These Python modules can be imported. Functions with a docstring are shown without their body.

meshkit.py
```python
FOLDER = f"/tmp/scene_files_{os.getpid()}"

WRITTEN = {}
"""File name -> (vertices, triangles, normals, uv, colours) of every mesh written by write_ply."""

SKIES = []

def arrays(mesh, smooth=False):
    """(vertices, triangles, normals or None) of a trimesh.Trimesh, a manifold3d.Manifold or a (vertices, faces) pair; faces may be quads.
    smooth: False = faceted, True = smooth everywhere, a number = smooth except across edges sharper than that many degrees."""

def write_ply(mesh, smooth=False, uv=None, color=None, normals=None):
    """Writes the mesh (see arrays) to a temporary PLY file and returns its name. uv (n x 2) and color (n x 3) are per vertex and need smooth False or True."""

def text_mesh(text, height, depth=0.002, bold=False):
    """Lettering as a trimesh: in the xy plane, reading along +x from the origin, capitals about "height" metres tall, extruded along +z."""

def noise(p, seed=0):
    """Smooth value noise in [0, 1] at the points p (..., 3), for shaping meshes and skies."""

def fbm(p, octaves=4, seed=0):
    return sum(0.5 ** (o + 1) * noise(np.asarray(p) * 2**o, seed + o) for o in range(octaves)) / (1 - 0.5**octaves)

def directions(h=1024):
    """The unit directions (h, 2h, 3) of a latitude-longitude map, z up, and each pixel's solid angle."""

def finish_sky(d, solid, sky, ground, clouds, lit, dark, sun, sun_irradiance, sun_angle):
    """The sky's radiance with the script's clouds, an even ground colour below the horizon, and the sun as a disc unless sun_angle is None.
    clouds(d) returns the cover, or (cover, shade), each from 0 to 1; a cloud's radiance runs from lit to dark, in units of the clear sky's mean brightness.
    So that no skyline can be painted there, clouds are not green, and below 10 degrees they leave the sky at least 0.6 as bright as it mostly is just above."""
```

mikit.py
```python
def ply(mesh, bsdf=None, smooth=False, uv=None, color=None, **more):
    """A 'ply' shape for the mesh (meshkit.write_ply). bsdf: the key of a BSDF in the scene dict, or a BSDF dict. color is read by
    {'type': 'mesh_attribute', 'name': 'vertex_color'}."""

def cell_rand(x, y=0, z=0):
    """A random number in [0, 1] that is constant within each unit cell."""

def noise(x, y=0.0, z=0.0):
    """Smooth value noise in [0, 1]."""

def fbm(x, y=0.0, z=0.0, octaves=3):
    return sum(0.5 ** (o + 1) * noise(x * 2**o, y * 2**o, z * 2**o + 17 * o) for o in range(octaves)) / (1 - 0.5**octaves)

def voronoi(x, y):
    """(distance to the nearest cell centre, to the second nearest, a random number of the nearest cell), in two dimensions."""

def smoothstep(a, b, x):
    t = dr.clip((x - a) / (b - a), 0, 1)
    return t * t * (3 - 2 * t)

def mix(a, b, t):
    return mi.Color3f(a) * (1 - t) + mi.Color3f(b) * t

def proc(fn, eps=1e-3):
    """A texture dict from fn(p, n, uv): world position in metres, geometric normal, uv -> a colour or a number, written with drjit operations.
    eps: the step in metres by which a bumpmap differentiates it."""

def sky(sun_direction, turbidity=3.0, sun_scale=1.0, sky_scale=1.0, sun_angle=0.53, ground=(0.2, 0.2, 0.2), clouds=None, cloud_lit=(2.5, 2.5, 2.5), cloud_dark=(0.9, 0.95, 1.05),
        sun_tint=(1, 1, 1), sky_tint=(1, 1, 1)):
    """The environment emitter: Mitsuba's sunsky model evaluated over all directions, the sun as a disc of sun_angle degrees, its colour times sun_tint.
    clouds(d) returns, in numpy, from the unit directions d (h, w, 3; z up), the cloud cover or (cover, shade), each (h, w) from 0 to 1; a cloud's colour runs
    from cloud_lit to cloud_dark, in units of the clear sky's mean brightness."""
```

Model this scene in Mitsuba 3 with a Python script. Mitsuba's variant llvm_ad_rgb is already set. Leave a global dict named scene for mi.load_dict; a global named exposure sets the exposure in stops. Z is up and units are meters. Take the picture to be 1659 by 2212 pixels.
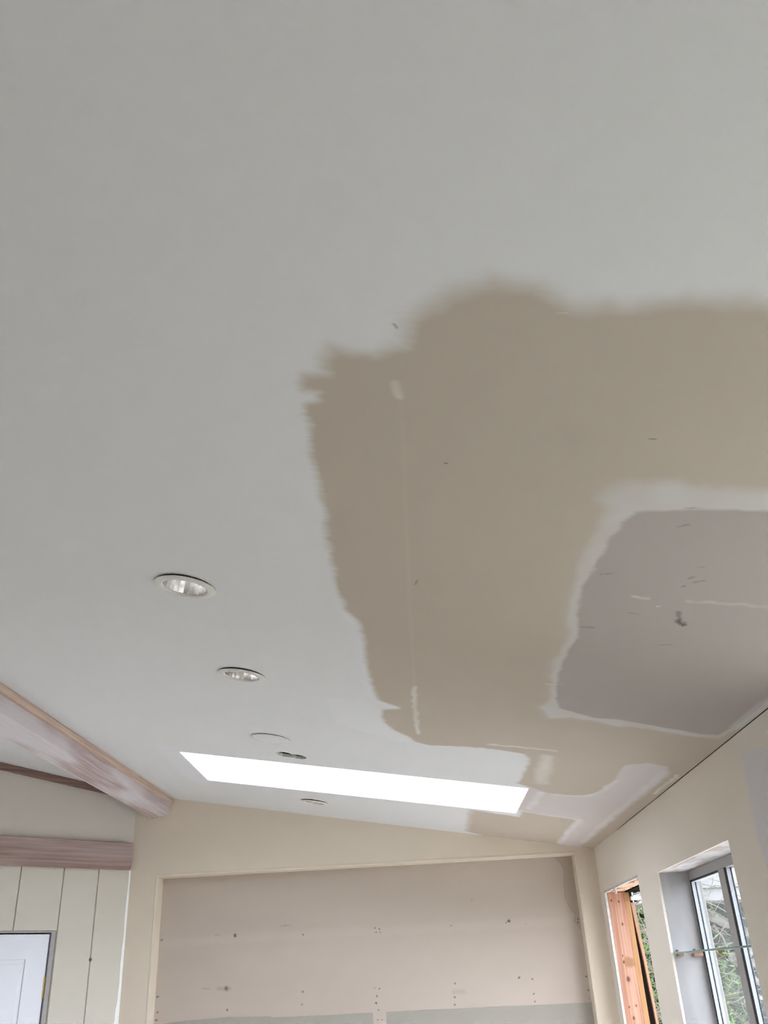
import math, random
import numpy as np, trimesh, drjit as dr, mitsuba as mi, mikit, meshkit
from shapely.geometry import Polygon, Point, box as sbox
from shapely import affinity
from shapely.ops import unary_union
from mikit import noise, fbm, smoothstep, mix, proc

T = mi.ScalarTransform4f
rng = random.Random(7)
nrg = np.random.default_rng(7)

# ------------------------------------------------------------------ camera, sky, exposure
CAM = np.array([0.0, 0.0, 1.63])
FWD = np.array([-0.0247, 0.8821, 0.4702])
UP = np.array([0.0656, -0.4682, 0.8812])
F_PX = 1887.46
exposure = 6.38

scene, labels = {}, {}
scene['camera'] = {'type': 'perspective', 'fov': 2 * math.degrees(math.atan(1659 / 2 / F_PX)), 'fov_axis': 'x', 'near_clip': 0.05, 'far_clip': 200.0,
                   'to_world': T().look_at(origin=CAM.tolist(), target=(CAM + FWD).tolist(), up=UP.tolist())}


def overcast(d):
    return np.ones(d.shape[:2]), 0.35 * meshkit.fbm(d * 3.0, 3, 5) + 0.2 * (1 - d[..., 2])


scene['sky'] = mikit.sky([0.4, -0.5, 0.75], turbidity=4.0, sun_scale=0.0, sky_scale=1.0, ground=(0.22, 0.22, 0.19), clouds=overcast,
                         cloud_lit=(0.93, 1.0, 1.12), cloud_dark=(0.75, 0.81, 0.92))

# ------------------------------------------------------------------ room dimensions (metres, camera stands over the origin)
XR = 1.2335           # inner face of the right wall
YB = 7.0              # face of the back wall
ZR = 2.4083           # ceiling height at the right wall
SL = 0.16811          # ceiling pitch, rising to the left
AL = math.atan(SL)
CA, SA = math.cos(AL), math.sin(AL)
W0 = np.array([-2.252, 7.0, 0.0])    # foot of the corner between back wall and slanted plank wall
NICHE = 0.145


def zc(x):
    return ZR + SL * (XR - x)


def frame(o, a, b, c):
    m = np.eye(4)
    m[:3, 0], m[:3, 1], m[:3, 2], m[:3, 3] = a, b, c, o
    return m


CEIL = frame([XR, 0, ZR], [-CA, 0, SA], [0, 1, 0], [-SA, 0, -CA])      # (u up the slope, y, down into the room)
S2 = math.sqrt(0.5)
W45 = frame(W0, [-S2, -S2, 0], [0, 0, 1], [S2, -S2, 0])                # (s away from the corner, z, out into the room)
RIGHT = frame([XR, 0, 0], [0, 1, 0], [0, 0, 1], [1, 0, 0])             # (y, z, outward)
BACK = frame([0, YB, 0], [1, 0, 0], [0, 0, 1], [0, -1, 0])             # (x, z, out into the room)


def ux(x):
    return (XR - x) / CA


# ------------------------------------------------------------------ mesh helpers
def placed(m, mat=None):
    m = m.copy()
    if mat is not None:
        m.apply_transform(mat)
    return m


def box(x0, x1, y0, y1, z0, z1, b=0.0):
    """A box; b chamfers its edges."""
    c = np.array([(x0 + x1) / 2, (y0 + y1) / 2, (z0 + z1) / 2])
    e = np.array([abs(x1 - x0), abs(y1 - y0), abs(z1 - z0)]) / 2
    b = min(b, e.min() * 0.9)
    if b <= 0:
        m = trimesh.creation.box(extents=2 * e)
    else:
        v = []
        for s in np.ndindex(2, 2, 2):
            s = np.array(s) * 2 - 1
            for k in range(3):
                q = e - b
                q[k] = e[k]
                v.append(s * q)
        m = trimesh.Trimesh(np.array(v)).convex_hull
    m.apply_translation(c)
    return m


def prism(poly, z0, z1):
    ms = []
    for g in getattr(poly, 'geoms', [poly]):
        m = trimesh.creation.extrude_polygon(g, z1 - z0, engine='earcut')
        m.apply_translation([0, 0, z0])
        ms.append(m)
    return trimesh.util.concatenate(ms)


def sheet(poly, z):
    v, f = trimesh.creation.triangulate_polygon(poly, engine='earcut')
    return trimesh.Trimesh(np.column_stack([v, np.full(len(v), z)]), f, process=False)


def lathe(profile, n=48):
    return trimesh.creation.revolve(np.array(profile, float), sections=n)


def tube(pts, rad, n=6):
    pts = np.asarray(pts, float)
    rad = np.broadcast_to(np.asarray(rad, float), len(pts))
    t = np.gradient(pts, axis=0)
    t /= np.linalg.norm(t, axis=1, keepdims=True) + 1e-12
    ref = np.array([0.31, 0.2, 0.93]) if abs(t[0] @ [0.31, 0.2, 0.93]) < 0.9 else np.array([1.0, 0, 0])
    a = np.cross(t, ref)
    a /= np.linalg.norm(a, axis=1, keepdims=True) + 1e-12
    b = np.cross(t, a)
    th = np.arange(n) * 2 * np.pi / n
    v = (pts[:, None] + rad[:, None, None] * (a[:, None] * np.cos(th)[None, :, None] + b[:, None] * np.sin(th)[None, :, None])).reshape(-1, 3)
    f = []
    for i in range(len(pts) - 1):
        for j in range(n):
            p, q = i * n + j, i * n + (j + 1) % n
            f += [[p, q, q + n], [p, q + n, p + n]]
    k = len(v)
    v = np.vstack([v, pts[0], pts[-1]])
    for j in range(n):
        f += [[k, (j + 1) % n, j], [k + 1, (len(pts) - 1) * n + j, (len(pts) - 1) * n + (j + 1) % n]]
    return trimesh.Trimesh(v, f, process=False)


def cat(ms):
    return trimesh.util.concatenate(ms)


def free(key):
    if key not in scene and key not in labels and not any(k.startswith(key + '__') for k in scene):
        return key
    k = 1
    while f'{key}_{k:03d}' in scene or f'{key}_{k:03d}' in labels or any(q.startswith(f'{key}_{k:03d}__') for q in scene):
        k += 1
    return f'{key}_{k:03d}'


def thing(name, label, category, group=None):
    key = free(name)
    labels[key] = {'label': label, 'category': category}
    if group:
        labels[key]['group'] = group
    return key


def struct(name, label=None):
    labels[name] = {'kind': 'structure'}
    if label:
        labels[name]['label'] = label
    return name


def put(key, mesh, bsdf, smooth=False, label=None, kind=None):
    scene[key] = mikit.ply(mesh, bsdf, smooth=smooth)
    if label or kind:
        labels.setdefault(key, {})
        if label:
            labels[key]['label'] = label
        if kind:
            labels[key]['kind'] = kind
    return key


def part(parent, name, mesh, bsdf, smooth=False, label=None, kind=None):
    return put(free(f'{parent}__{name}'), mesh, bsdf, smooth, label, kind)


# ------------------------------------------------------------------ materials
def srgb(*c):
    c = np.array(c, float) / 255
    return [float(v) for v in np.where(c < 0.04045, c / 12.92, ((c + 0.055) / 1.055) ** 2.4)]


def flat(name, color, rough=None):
    tex = {'type': 'rgb', 'value': list(color)} if isinstance(color, (list, tuple)) else color
    if rough is None:
        scene[name] = {'type': 'twosided', 'bsdf': {'type': 'diffuse', 'reflectance': tex}}
    else:
        scene[name] = {'type': 'twosided', 'bsdf': {'type': 'principled', 'base_color': tex, 'roughness': rough, 'specular': 0.4}}


def sdf(x, y, pts):
    """Signed distance to a polygon, negative inside."""
    d = mi.Float(1e9)
    ins = mi.Bool(False)
    n = len(pts)
    for i in range(n):
        ax, ay = pts[i]
        bx, by = pts[(i + 1) % n]
        ex, ey = bx - ax, by - ay
        wx, wy = x - ax, y - ay
        t = dr.clip((wx * ex + wy * ey) * (1.0 / (ex * ex + ey * ey + 1e-12)), 0, 1)
        d = dr.minimum(d, dr.square(wx - ex * t) + dr.square(wy - ey * t))
        if abs(ey) > 1e-9:
            c = ((ay > y) != (by > y)) & (x < ex / ey * wy + ax)
            ins = ins ^ c
    d = dr.sqrt(d)
    return dr.select(ins, -d, d)


def seg(x, y, a, b):
    ex, ey = b[0] - a[0], b[1] - a[1]
    t = dr.clip(((x - a[0]) * ex + (y - a[1]) * ey) * (1.0 / (ex * ex + ey * ey + 1e-12)), 0, 1)
    return dr.sqrt(dr.square(x - a[0] - ex * t) + dr.square(y - a[1] - ey * t))


def line(x, y, pts):
    d = mi.Float(1e9)
    for a, b in zip(pts[:-1], pts[1:]):
        d = dr.minimum(d, seg(x, y, a, b))
    return d


def soft(d, w):
    """1 inside a distance field, falling to 0 over w metres either side of its edge."""
    return 1 - smoothstep(-w, w, d)


PRIMER = (0.675, 0.672, 0.662)
BEIGE = (0.485, 0.425, 0.352)
MUD = (0.585, 0.565, 0.550)
BOARD = (0.418, 0.372, 0.345)

# paint, joint compound and bare board on the ceiling, outlines in metres (x, y)
P_BEIGE = [(0.605, 1.066), (0.55, 1.063), (0.508, 1.06), (0.435, 1.069), (0.368, 1.083), (0.298, 1.092), (0.264, 1.078), (0.229, 1.052), (0.186, 1.049), (0.157, 1.045), (0.122, 1.07), (0.086, 1.093), (0.048, 1.126), (0.025, 1.155), (0.016, 1.192), (0.013, 1.224), (-0.006, 1.226), (-0.045, 1.256), (-0.078, 1.261), (-0.115, 1.25), (-0.131, 1.278), (-0.143, 1.31), (-0.135, 1.33), (-0.182, 1.34), (-0.194, 1.363), (-0.19, 1.387), (-0.158, 1.393), (-0.162, 1.425), (-0.19, 1.434), (-0.195, 1.466), (-0.193, 1.526), (-0.199, 1.618), (-0.204, 1.741), (-0.2, 1.853), (-0.204, 1.978), (-0.209, 2.117), (-0.215, 2.272), (-0.22, 2.427), (-0.202, 2.536), (-0.171, 2.628), (-0.169, 2.849), (-0.181, 3.053), (-0.174, 3.338), (-0.158, 3.541), (-0.081, 3.609), (-0.079, 3.644), (-0.151, 3.695), (-0.164, 3.783), (-0.158, 3.899), (-0.126, 4.019), (-0.061, 4.113), (-0.02, 4.214), (0.045, 4.25), (0.198, 4.206), (0.326, 4.183), (0.479, 4.225), (0.519, 4.325), (0.524, 4.582), (0.509, 4.919), (0.597, 5.013), (0.607, 5.996), (0.278, 5.92), (0.285, 6.88), (0.815, 7.314), (1.35, 7.369), (1.35, 1.04)]
P_BOARD = [(0.513, 1.764), (0.561, 1.752), (0.822, 1.71), (1.16, 1.70), (1.20, 2.95), (1.20, 3.40), (1.182, 3.532), (1.088, 3.544), (0.92, 3.506), (0.789, 3.467), (0.692, 3.472), (0.549, 3.392), (0.518, 3.275), (0.502, 3.101), (0.49, 2.842), (0.496, 2.612), (0.485, 2.417), (0.464, 2.215), (0.477, 2.047), (0.486, 1.899)]
P_MUD = [(0.435, 1.719), (0.439, 1.672), (0.479, 1.638), (0.552, 1.623), (0.613, 1.642), (0.687, 1.638), (0.794, 1.627), (1.19, 1.62), (1.22, 3.05), (1.222, 3.40), (1.197, 3.587), (1.1, 3.592), (0.933, 3.567), (0.805, 3.555), (0.718, 3.519), (0.617, 3.503), (0.53, 3.538), (0.481, 3.419), (0.501, 3.281), (0.482, 3.108), (0.469, 2.8), (0.472, 2.577), (0.452, 2.284), (0.438, 2.098), (0.447, 1.984), (0.454, 1.832), (0.467, 1.761)]
P_GREY = [(0.57, 4.989), (0.68, 5.086), (0.804, 5.077), (0.875, 5.047), (0.927, 4.904), (0.964, 4.568), (0.945, 4.217), (1.031, 4.131), (1.122, 4.173), (1.148, 4.242), (1.155, 4.516), (1.143, 4.904), (1.131, 5.522), (1.114, 6.095), (1.135, 6.805), (1.138, 7.23), (0.983, 7.101), (0.958, 6.371), (0.969, 5.857), (0.816, 5.823), (0.667, 5.752), (0.556, 5.709)]
P_FEATHER = [(-0.395, 3.601), (-0.314, 3.571), (-0.201, 3.613), (-0.148, 3.708), (-0.167, 3.903), (-0.128, 4.054), (-0.02, 4.214), (-0.11, 4.246), (-0.279, 4.12), (-0.375, 3.99)]
P_SKYEND = [(-1.534, 4.972), (-1.363, 4.937), (-1.445, 5.972), (-1.507, 6.239), (-1.602, 5.968)]
DARK_MARKS = [((0.615, 1.729), (0.65, 1.721), .003, .35), ((0.621, 1.818), (0.638, 1.806), .005, .3), ((0.497, 2.115), (0.525, 2.106), .006, .28), ((0.712, 2.097), (0.722, 2.083), .005, .4),
              ((0.731, 2.114), (0.748, 2.101), .005, .4), ((0.71, 2.149), (0.714, 2.139), .004, .35), ((0.741, 2.322), (0.759, 2.382), .008, .45), ((0.755, 2.385), (0.776, 2.415), .012, .8),
              ((0.506, 2.504), (0.537, 2.499), .008, .3), ((0.613, 2.359), (0.64, 2.366), .004, .35), ((0.749, 2.595), (0.78, 2.581), .006, .22), ((0.091, 1.617), (0.095, 1.616), .003, .6),
              ((0.484, 1.466), (0.496, 1.465), .002, .5), ((0.014, 2.293), (0.019, 2.265), .003, .4), ((0.001, 1.17), (0.005, 1.178), .003, .35), ((0.719, 2.023), (0.73, 2.021), .005, .2)]


def ceiling_paint(p, n, uv):
    x, y = p.x, p.y
    wob = noise(x * 35, y * 22) - 0.5
    wob2 = noise(x * 9 + 40, y * 7) - 0.5
    xx, yy = x + 0.012 * wob + 0.01 * wob2, y + 0.014 * wob - 0.02 * wob2
    rag = noise(x * 20, y * 160 + 5) - 0.5            # roller bristle strokes along x
    col = mix(PRIMER, PRIMER, 0)
    col = col * (1 + 0.03 * (fbm(x * 1.7, y * 1.2) - 0.5))
    col = mix(col, (0.715, 0.712, 0.715), 0.55 * soft(sdf(xx, yy, P_FEATHER), 0.02))
    col = mix(col, (0.715, 0.705, 0.73), 0.6 * soft(sdf(xx, yy, P_SKYEND), 0.03))
    d_b = sdf(xx + 0.008 * rag, yy, P_BEIGE)
    # a lighter skim coat follows the left edge of the old paint
    col = mix(col, (0.715, 0.712, 0.715), 0.4 * soft(dr.abs(d_b) - 0.035, 0.015) * smoothstep(2.3, 2.7, y) * smoothstep(3.7, 3.4, y))
    w = dr.lerp(mi.Float(0.035), mi.Float(0.017), smoothstep(1.12, 1.45, y))
    bei = mi.Color3f(BEIGE) * (1 + 0.05 * (fbm(x * 3 + 3, y * 2) - 0.5))
    col = mix(col, bei, soft(d_b, w))
    for pts, hw, k in (([(0.322, 4.101), (0.607, 4.086)], 0.014, 0.55), ([(-0.009, 3.3), (-0.011, 4.046)], 0.009, 0.7), ([(0.592, 4.22), (0.627, 4.85)], 0.03, 0.55), ([(-0.004, 1.336), (0.002, 1.375)], 0.007, 0.5),
                       ([(0.268, 1.117), (0.284, 1.109)], 0.0012, 0.6), ([(1.198, 4.8), (1.206, 4.31)], 0.010, 0.6)):
        dl = line(xx, yy, pts)
        col = mix(col, (0.73, 0.69, 0.64), k * (0.45 + 0.75 * noise(x * 30, y * 7 + 2)) * soft(dl - hw, hw * 0.95))
    col = mix(col, (0.66, 0.585, 0.49), 0.09 * soft(line(x, y, [(0.007, 1.341), (-0.006, 2.43), (-0.01, 3.3)]) - 0.005, 0.006))
    # cut-out patch of bare board with joint compound round it
    d_m = sdf(xx, yy, P_MUD)
    patchy = noise(x * 14 + 7, y * 9)
    col = mix(col, MUD, 0.30 * patchy * soft(d_m - 0.018, 0.028))
    mud = soft(d_m, dr.lerp(mi.Float(0.030), mi.Float(0.012), smoothstep(1.72, 1.95, y)))
    col = mix(col, MUD, (0.55 + 0.25 * patchy) * mud)
    col = mix(col, mi.Color3f(BOARD) * (1 + 0.04 * (fbm(x * 4, y * 3 + 9) - 0.5)), soft(sdf(xx + 0.006 * rag, yy, P_BOARD), 0.010))
    col = mix(col, MUD, 0.5 * soft(dr.abs(x - 1.205) - 0.022, 0.008) * smoothstep(2.9, 3.2, y) * smoothstep(3.45, 3.4, y))
    # board patch between the skylight and the wall
    col = mix(col, (0.575, 0.525, 0.50), soft(sdf(xx, yy, P_GREY), 0.012))
    for pts, hw, k in (([(0.651, 5.103), (0.638, 5.652)], 0.02, 0.8), ([(0.576, 5.747), (0.698, 5.783), (0.961, 5.844), (0.975, 6.95)], 0.02, 0.75),
                       ([(0.733, 5.109), (0.885, 5.083), (0.949, 4.891), (0.974, 4.562)], 0.014, 0.6), ([(1.145, 4.273), (1.128, 5.387), (1.118, 6.761)], 0.022, 0.7), ([(0.278, 5.92), (0.28, 6.9)], 0.03, 0.5)):
        col = mix(col, (0.66, 0.64, 0.635), k * (0.6 + 0.5 * noise(x * 25 + 3, y * 9)) * soft(line(xx, yy, pts) - hw, hw * 0.8))
    for pts, hw, k in (([(0.751, 2.245), (0.877, 2.224), (0.95, 2.235)], 0.008, 0.28), ([(0.605, 2.237), (0.641, 2.238)], 0.008, 0.55), ([(0.68, 2.289), (0.686, 2.288)], 0.003, 0.9), ([(0.464, 3.092), (0.52, 3.084)], 0.003, 0.8)):
        col = mix(col, (0.70, 0.665, 0.63), k * (0.4 + 0.8 * noise(x * 30, y * 20)) * soft(line(xx, yy, pts) - hw, hw * 0.95))
    rough = noise(x * 160, y * 90)
    for a, b, r, k in DARK_MARKS:
        col = mix(col, (0.18, 0.15, 0.13), min(1.0, 1.3 * k) * soft(seg(x, y, a, b) - r * (0.25 + rough), r * 0.8))
    return col


flat('ceiling_paint_mat', proc(ceiling_paint))

P_PRIMER_R = [(3.483, 2.316), (3.302, 2.302), (3.027, 2.286), (2.4, 2.25), (2.4, 1.8), (3.34, 1.80), (3.51, 1.928), (3.525, 2.01), (3.53, 2.11), (3.509, 2.209), (3.513, 2.27)]


def right_paint(p, n, uv):
    y, z = p.y, p.z
    wb = noise(y * 20, z * 25) - 0.5
    yy, zz = y + 0.03 * wb, z + 0.03 * wb
    col = mi.Color3f(0.74, 0.68, 0.595) * (1 + 0.05 * (fbm(y * 2.5, z * 2.5) - 0.5))
    col = mix(col, (0.66, 0.645, 0.65), soft(sdf(yy, zz, P_PRIMER_R), 0.025))
    for a, b, r, k in (((3.50, 2.378), (3.42, 2.372), .02, .6), ((3.73, 2.352), (3.70, 2.348), .018, .5), ((3.6, 2.39), (3.1, 2.395), .018, .6), ((3.30, 2.375), (3.05, 2.37), .025, .55), ((5.75, 2.30), (5.72, 1.2), .012, .22)):
        col = mix(col, (0.72, 0.69, 0.63), k * soft(seg(yy, zz, a, b) - r, r))
    return col


flat('right_paint_mat', proc(right_paint))


def beige_paint(p, n, uv):
    return mi.Color3f(0.69, 0.61, 0.505) * (1 + 0.04 * (fbm(p.x * 2, p.y * 2, p.z * 2) - 0.5))


flat('beige_paint_mat', proc(beige_paint))

P_STAIN = [(0.945, 2.40), (0.991, 2.343), (1.012, 2.296), (1.009, 2.251), (0.995, 2.171), (0.997, 2.092), (1.02, 2.012), (1.049, 1.979), (1.035, 1.934), (1.086, 1.87), (1.095, 1.839), (1.2, 1.83), (1.2, 2.45), (0.9, 2.45)]
SCREWS = [(-1.473, 1.961, .012), (-0.964, 1.943, .006), (-1.522, 1.616, .014), (-1.513, 1.481, .007), (-0.966, 1.572, .006), (-0.973, 1.491, .006), (-0.983, 1.414, .008), (-2.021, 1.957, .008), (-2.024, 1.589, .009), (-2.017, 1.489, .007), (-2.023, 1.441, .007),
          (-0.427, 1.96, .006), (-0.396, 1.952, .005), (-0.421, 1.931, .005), (-0.391, 1.93, .004), (-0.447, 1.572, .005), (-0.414, 1.564, .005), (-0.432, 1.519, .006), (-0.441, 1.476, .009), (-0.426, 1.432, .005), (-0.432, 1.372, .005), (-0.403, 1.371, .004),
          (0.304, 2.114, .004), (0.135, 1.95, .006), (0.562, 1.96, .011), (0.538, 1.95, .005), (0.682, 1.936, .004), (0.593, 1.588, .009), (0.687, 1.575, .006), (0.133, 1.571, .006), (0.122, 1.487, .006), (0.119, 1.441, .006), (0.685, 1.482, .006), (0.686, 1.436, .005),
          (1.068, 1.947, .006), (1.066, 1.925, .006), (1.072, 1.574, .006), (1.072, 1.486, .005), (1.070, 1.435, .005), (-1.096, 2.008, .004)]


def niche_board(p, n, uv):
    x, z = p.x, p.z
    w = noise(x * 18, z * 18) - 0.5
    col = mi.Color3f(0.505, 0.435, 0.375) * (1 + 0.08 * (fbm(x * 1.6, z * 5) - 0.5))
    col = mix(col, (0.545, 0.48, 0.425), 0.35 * soft(dr.abs(z - 1.94 + 0.02 * w) - 0.03, 0.02))
    d = sdf(x + 0.012 * w, z + 0.012 * w, P_STAIN)
    col = mix(col, (0.40, 0.335, 0.265), 0.5 * soft(d, 0.006))
    col = mix(col, (0.36, 0.30, 0.23), 0.5 * soft(dr.abs(d) - 0.003, 0.004))
    r = noise(x * 150, z * 150)
    for sx, sz, s in SCREWS:
        q = dr.sqrt(dr.square(x - sx) + dr.square(z - sz))
        col = mix(col, (0.12, 0.10, 0.09), 0.85 * soft(q - 1.25 * s * (0.25 + 0.9 * r), s * 0.45))
    for a, b, s, k in (((-1.62, 1.971), (-1.59, 1.971), .004, .3), ((-1.70, 1.623), (-1.65, 1.622), .004, .3), ((-1.58, 1.62), (-1.50, 1.615), .012, .25), ((-1.13, 2.01), (-1.06, 2.01), .005, .2), ((0.12, 1.52), (0.19, 1.52), .014, .15)):
        col = mix(col, (0.2, 0.15, 0.13), k * soft(seg(x, z, a, b) - s, s))
    return col


flat('niche_board_mat', proc(niche_board))
flat('greenboard_mat', proc(lambda p, n, uv: mi.Color3f(0.365, 0.342, 0.298) * (1 + 0.05 * (fbm(p.x * 4, p.z * 4) - 0.5))))
flat('plank_paint_mat', proc(lambda p, n, uv: mi.Color3f(0.55, 0.515, 0.445) * (1 + 0.03 * (fbm(p.x * 6, p.y * 6, p.z * 0.8) - 0.5))), 0.45)
flat('cream_mat', proc(lambda p, n, uv: mi.Color3f(0.60, 0.56, 0.51) * (1 + 0.03 * (fbm(p.x * 2, p.y * 2, p.z * 2) - 0.5))))
flat('white_trim_mat', [0.80, 0.80, 0.79], 0.5)
flat('white_flat_mat', [0.80, 0.795, 0.785])
flat('shaft_mat', [0.86, 0.86, 0.86])
flat('door_white_mat', [0.72, 0.735, 0.79], 0.4)
flat('door_jamb_mat', [0.33, 0.32, 0.33], 0.5)
flat('dark_mat', [0.02, 0.018, 0.016])
flat('attic_mat', [0.30, 0.25, 0.2])
flat('metal_box_mat', [0.11, 0.09, 0.085], 0.5)
flat('insulation_mat', [0.32, 0.37, 0.37])
flat('ring_mat', [0.60, 0.58, 0.535], 0.35)
flat('cover_mat', [0.66, 0.66, 0.655])
flat('knot_plug_mat', [0.12, 0.085, 0.05], 0.5)


def streaks(across, along, k=90.0):
    return 0.6 * fbm(across * k, along * 2.2) + 0.4 * fbm(across * k * 3, along * 3.5 + 20)


def beam_wood(p, n, uv):
    g = streaks(p.x + p.z * 0.7, p.y, 60)
    wash = fbm(p.x * 5 + p.z * 5, p.y * 1.3, 3.0)
    col = mix((0.335, 0.245, 0.235), (0.47, 0.405, 0.40), smoothstep(0.3, 0.75, g))
    return mix(col, (0.56, 0.53, 0.545), 0.8 * smoothstep(0.32, 0.68, wash))


def trim_wood(p, n, uv):
    g = streaks(p.x + p.z * 0.7, p.y, 120)
    return mix((0.39, 0.28, 0.22), (0.55, 0.425, 0.345), smoothstep(0.25, 0.8, g))


def wall_beam_wood(p, n, uv):
    s = (p.x + p.y) * 0.7071
    g = streaks(p.z, s, 70)
    wash = fbm(p.z * 9, s * 1.6)
    col = mix((0.25, 0.165, 0.14), (0.36, 0.26, 0.235), smoothstep(0.3, 0.75, g))
    return mix(col, (0.42, 0.34, 0.33), 0.45 * smoothstep(0.4, 0.7, wash))


def dark_trim_wood(p, n, uv):
    s = (p.x + p.y) * 0.7071
    return mix((0.145, 0.085, 0.065), (0.25, 0.165, 0.14), smoothstep(0.25, 0.75, streaks(p.z, s, 90)))


flat('beam_wood_mat', proc(beam_wood), 0.6)
flat('trim_wood_mat', proc(trim_wood), 0.6)
flat('wall_beam_wood_mat', proc(wall_beam_wood), 0.6)
flat('dark_trim_wood_mat', proc(dark_trim_wood), 0.6)

KNOTS = [(1.270, 2.04, .006), (1.321, 2.031, .006), (1.322, 1.886, .007), (1.291, 1.652, .008), (1.303, 1.547, .014), (1.28, 1.383, .006), (1.328, 1.389, .006), (1.299, 1.318, .009), (1.29, 1.69, .005)]


def stud_wood(p, n, uv):
    x, z = p.x + 0.35 * (p.y - 6.82), p.z
    wv = fbm(x * 8, z * 2.2)
    g = fbm((x + 0.03 * wv) * 95, z * 1.8)
    col = mix((0.33, 0.155, 0.095), (0.45, 0.255, 0.18), smoothstep(0.2, 0.75, g))
    stain = fbm(x * 22 + 4, z * 22)
    q = dr.sqrt(dr.square((x - 1.33) * 1.1) + dr.square((z - 1.645) * 1.4))
    col = mix(col, (0.26, 0.125, 0.05), 0.8 * soft(q - 0.07 * stain, 0.02))
    for kx, kz, r in KNOTS:
        q = dr.sqrt(dr.square(x - kx) + dr.square((z - kz) * 0.7))
        col = mix(col, (0.38, 0.17, 0.11), 0.5 * soft(q - r * 1.8, r))
        col = mix(col, (0.07, 0.03, 0.025), 0.9 * soft(q - r * 0.8, r * 0.4))
    return col


def header_wood(p, n, uv):
    g = fbm(p.x * 80, p.y * 2.5)
    col = mix((0.42, 0.20, 0.13), (0.62, 0.36, 0.25), smoothstep(0.2, 0.75, g))
    return mix(col, (0.10, 0.06, 0.06), 0.8 * smoothstep(0.60, 0.68, fbm(p.x * 30, p.y * 6 + 3)))


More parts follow.
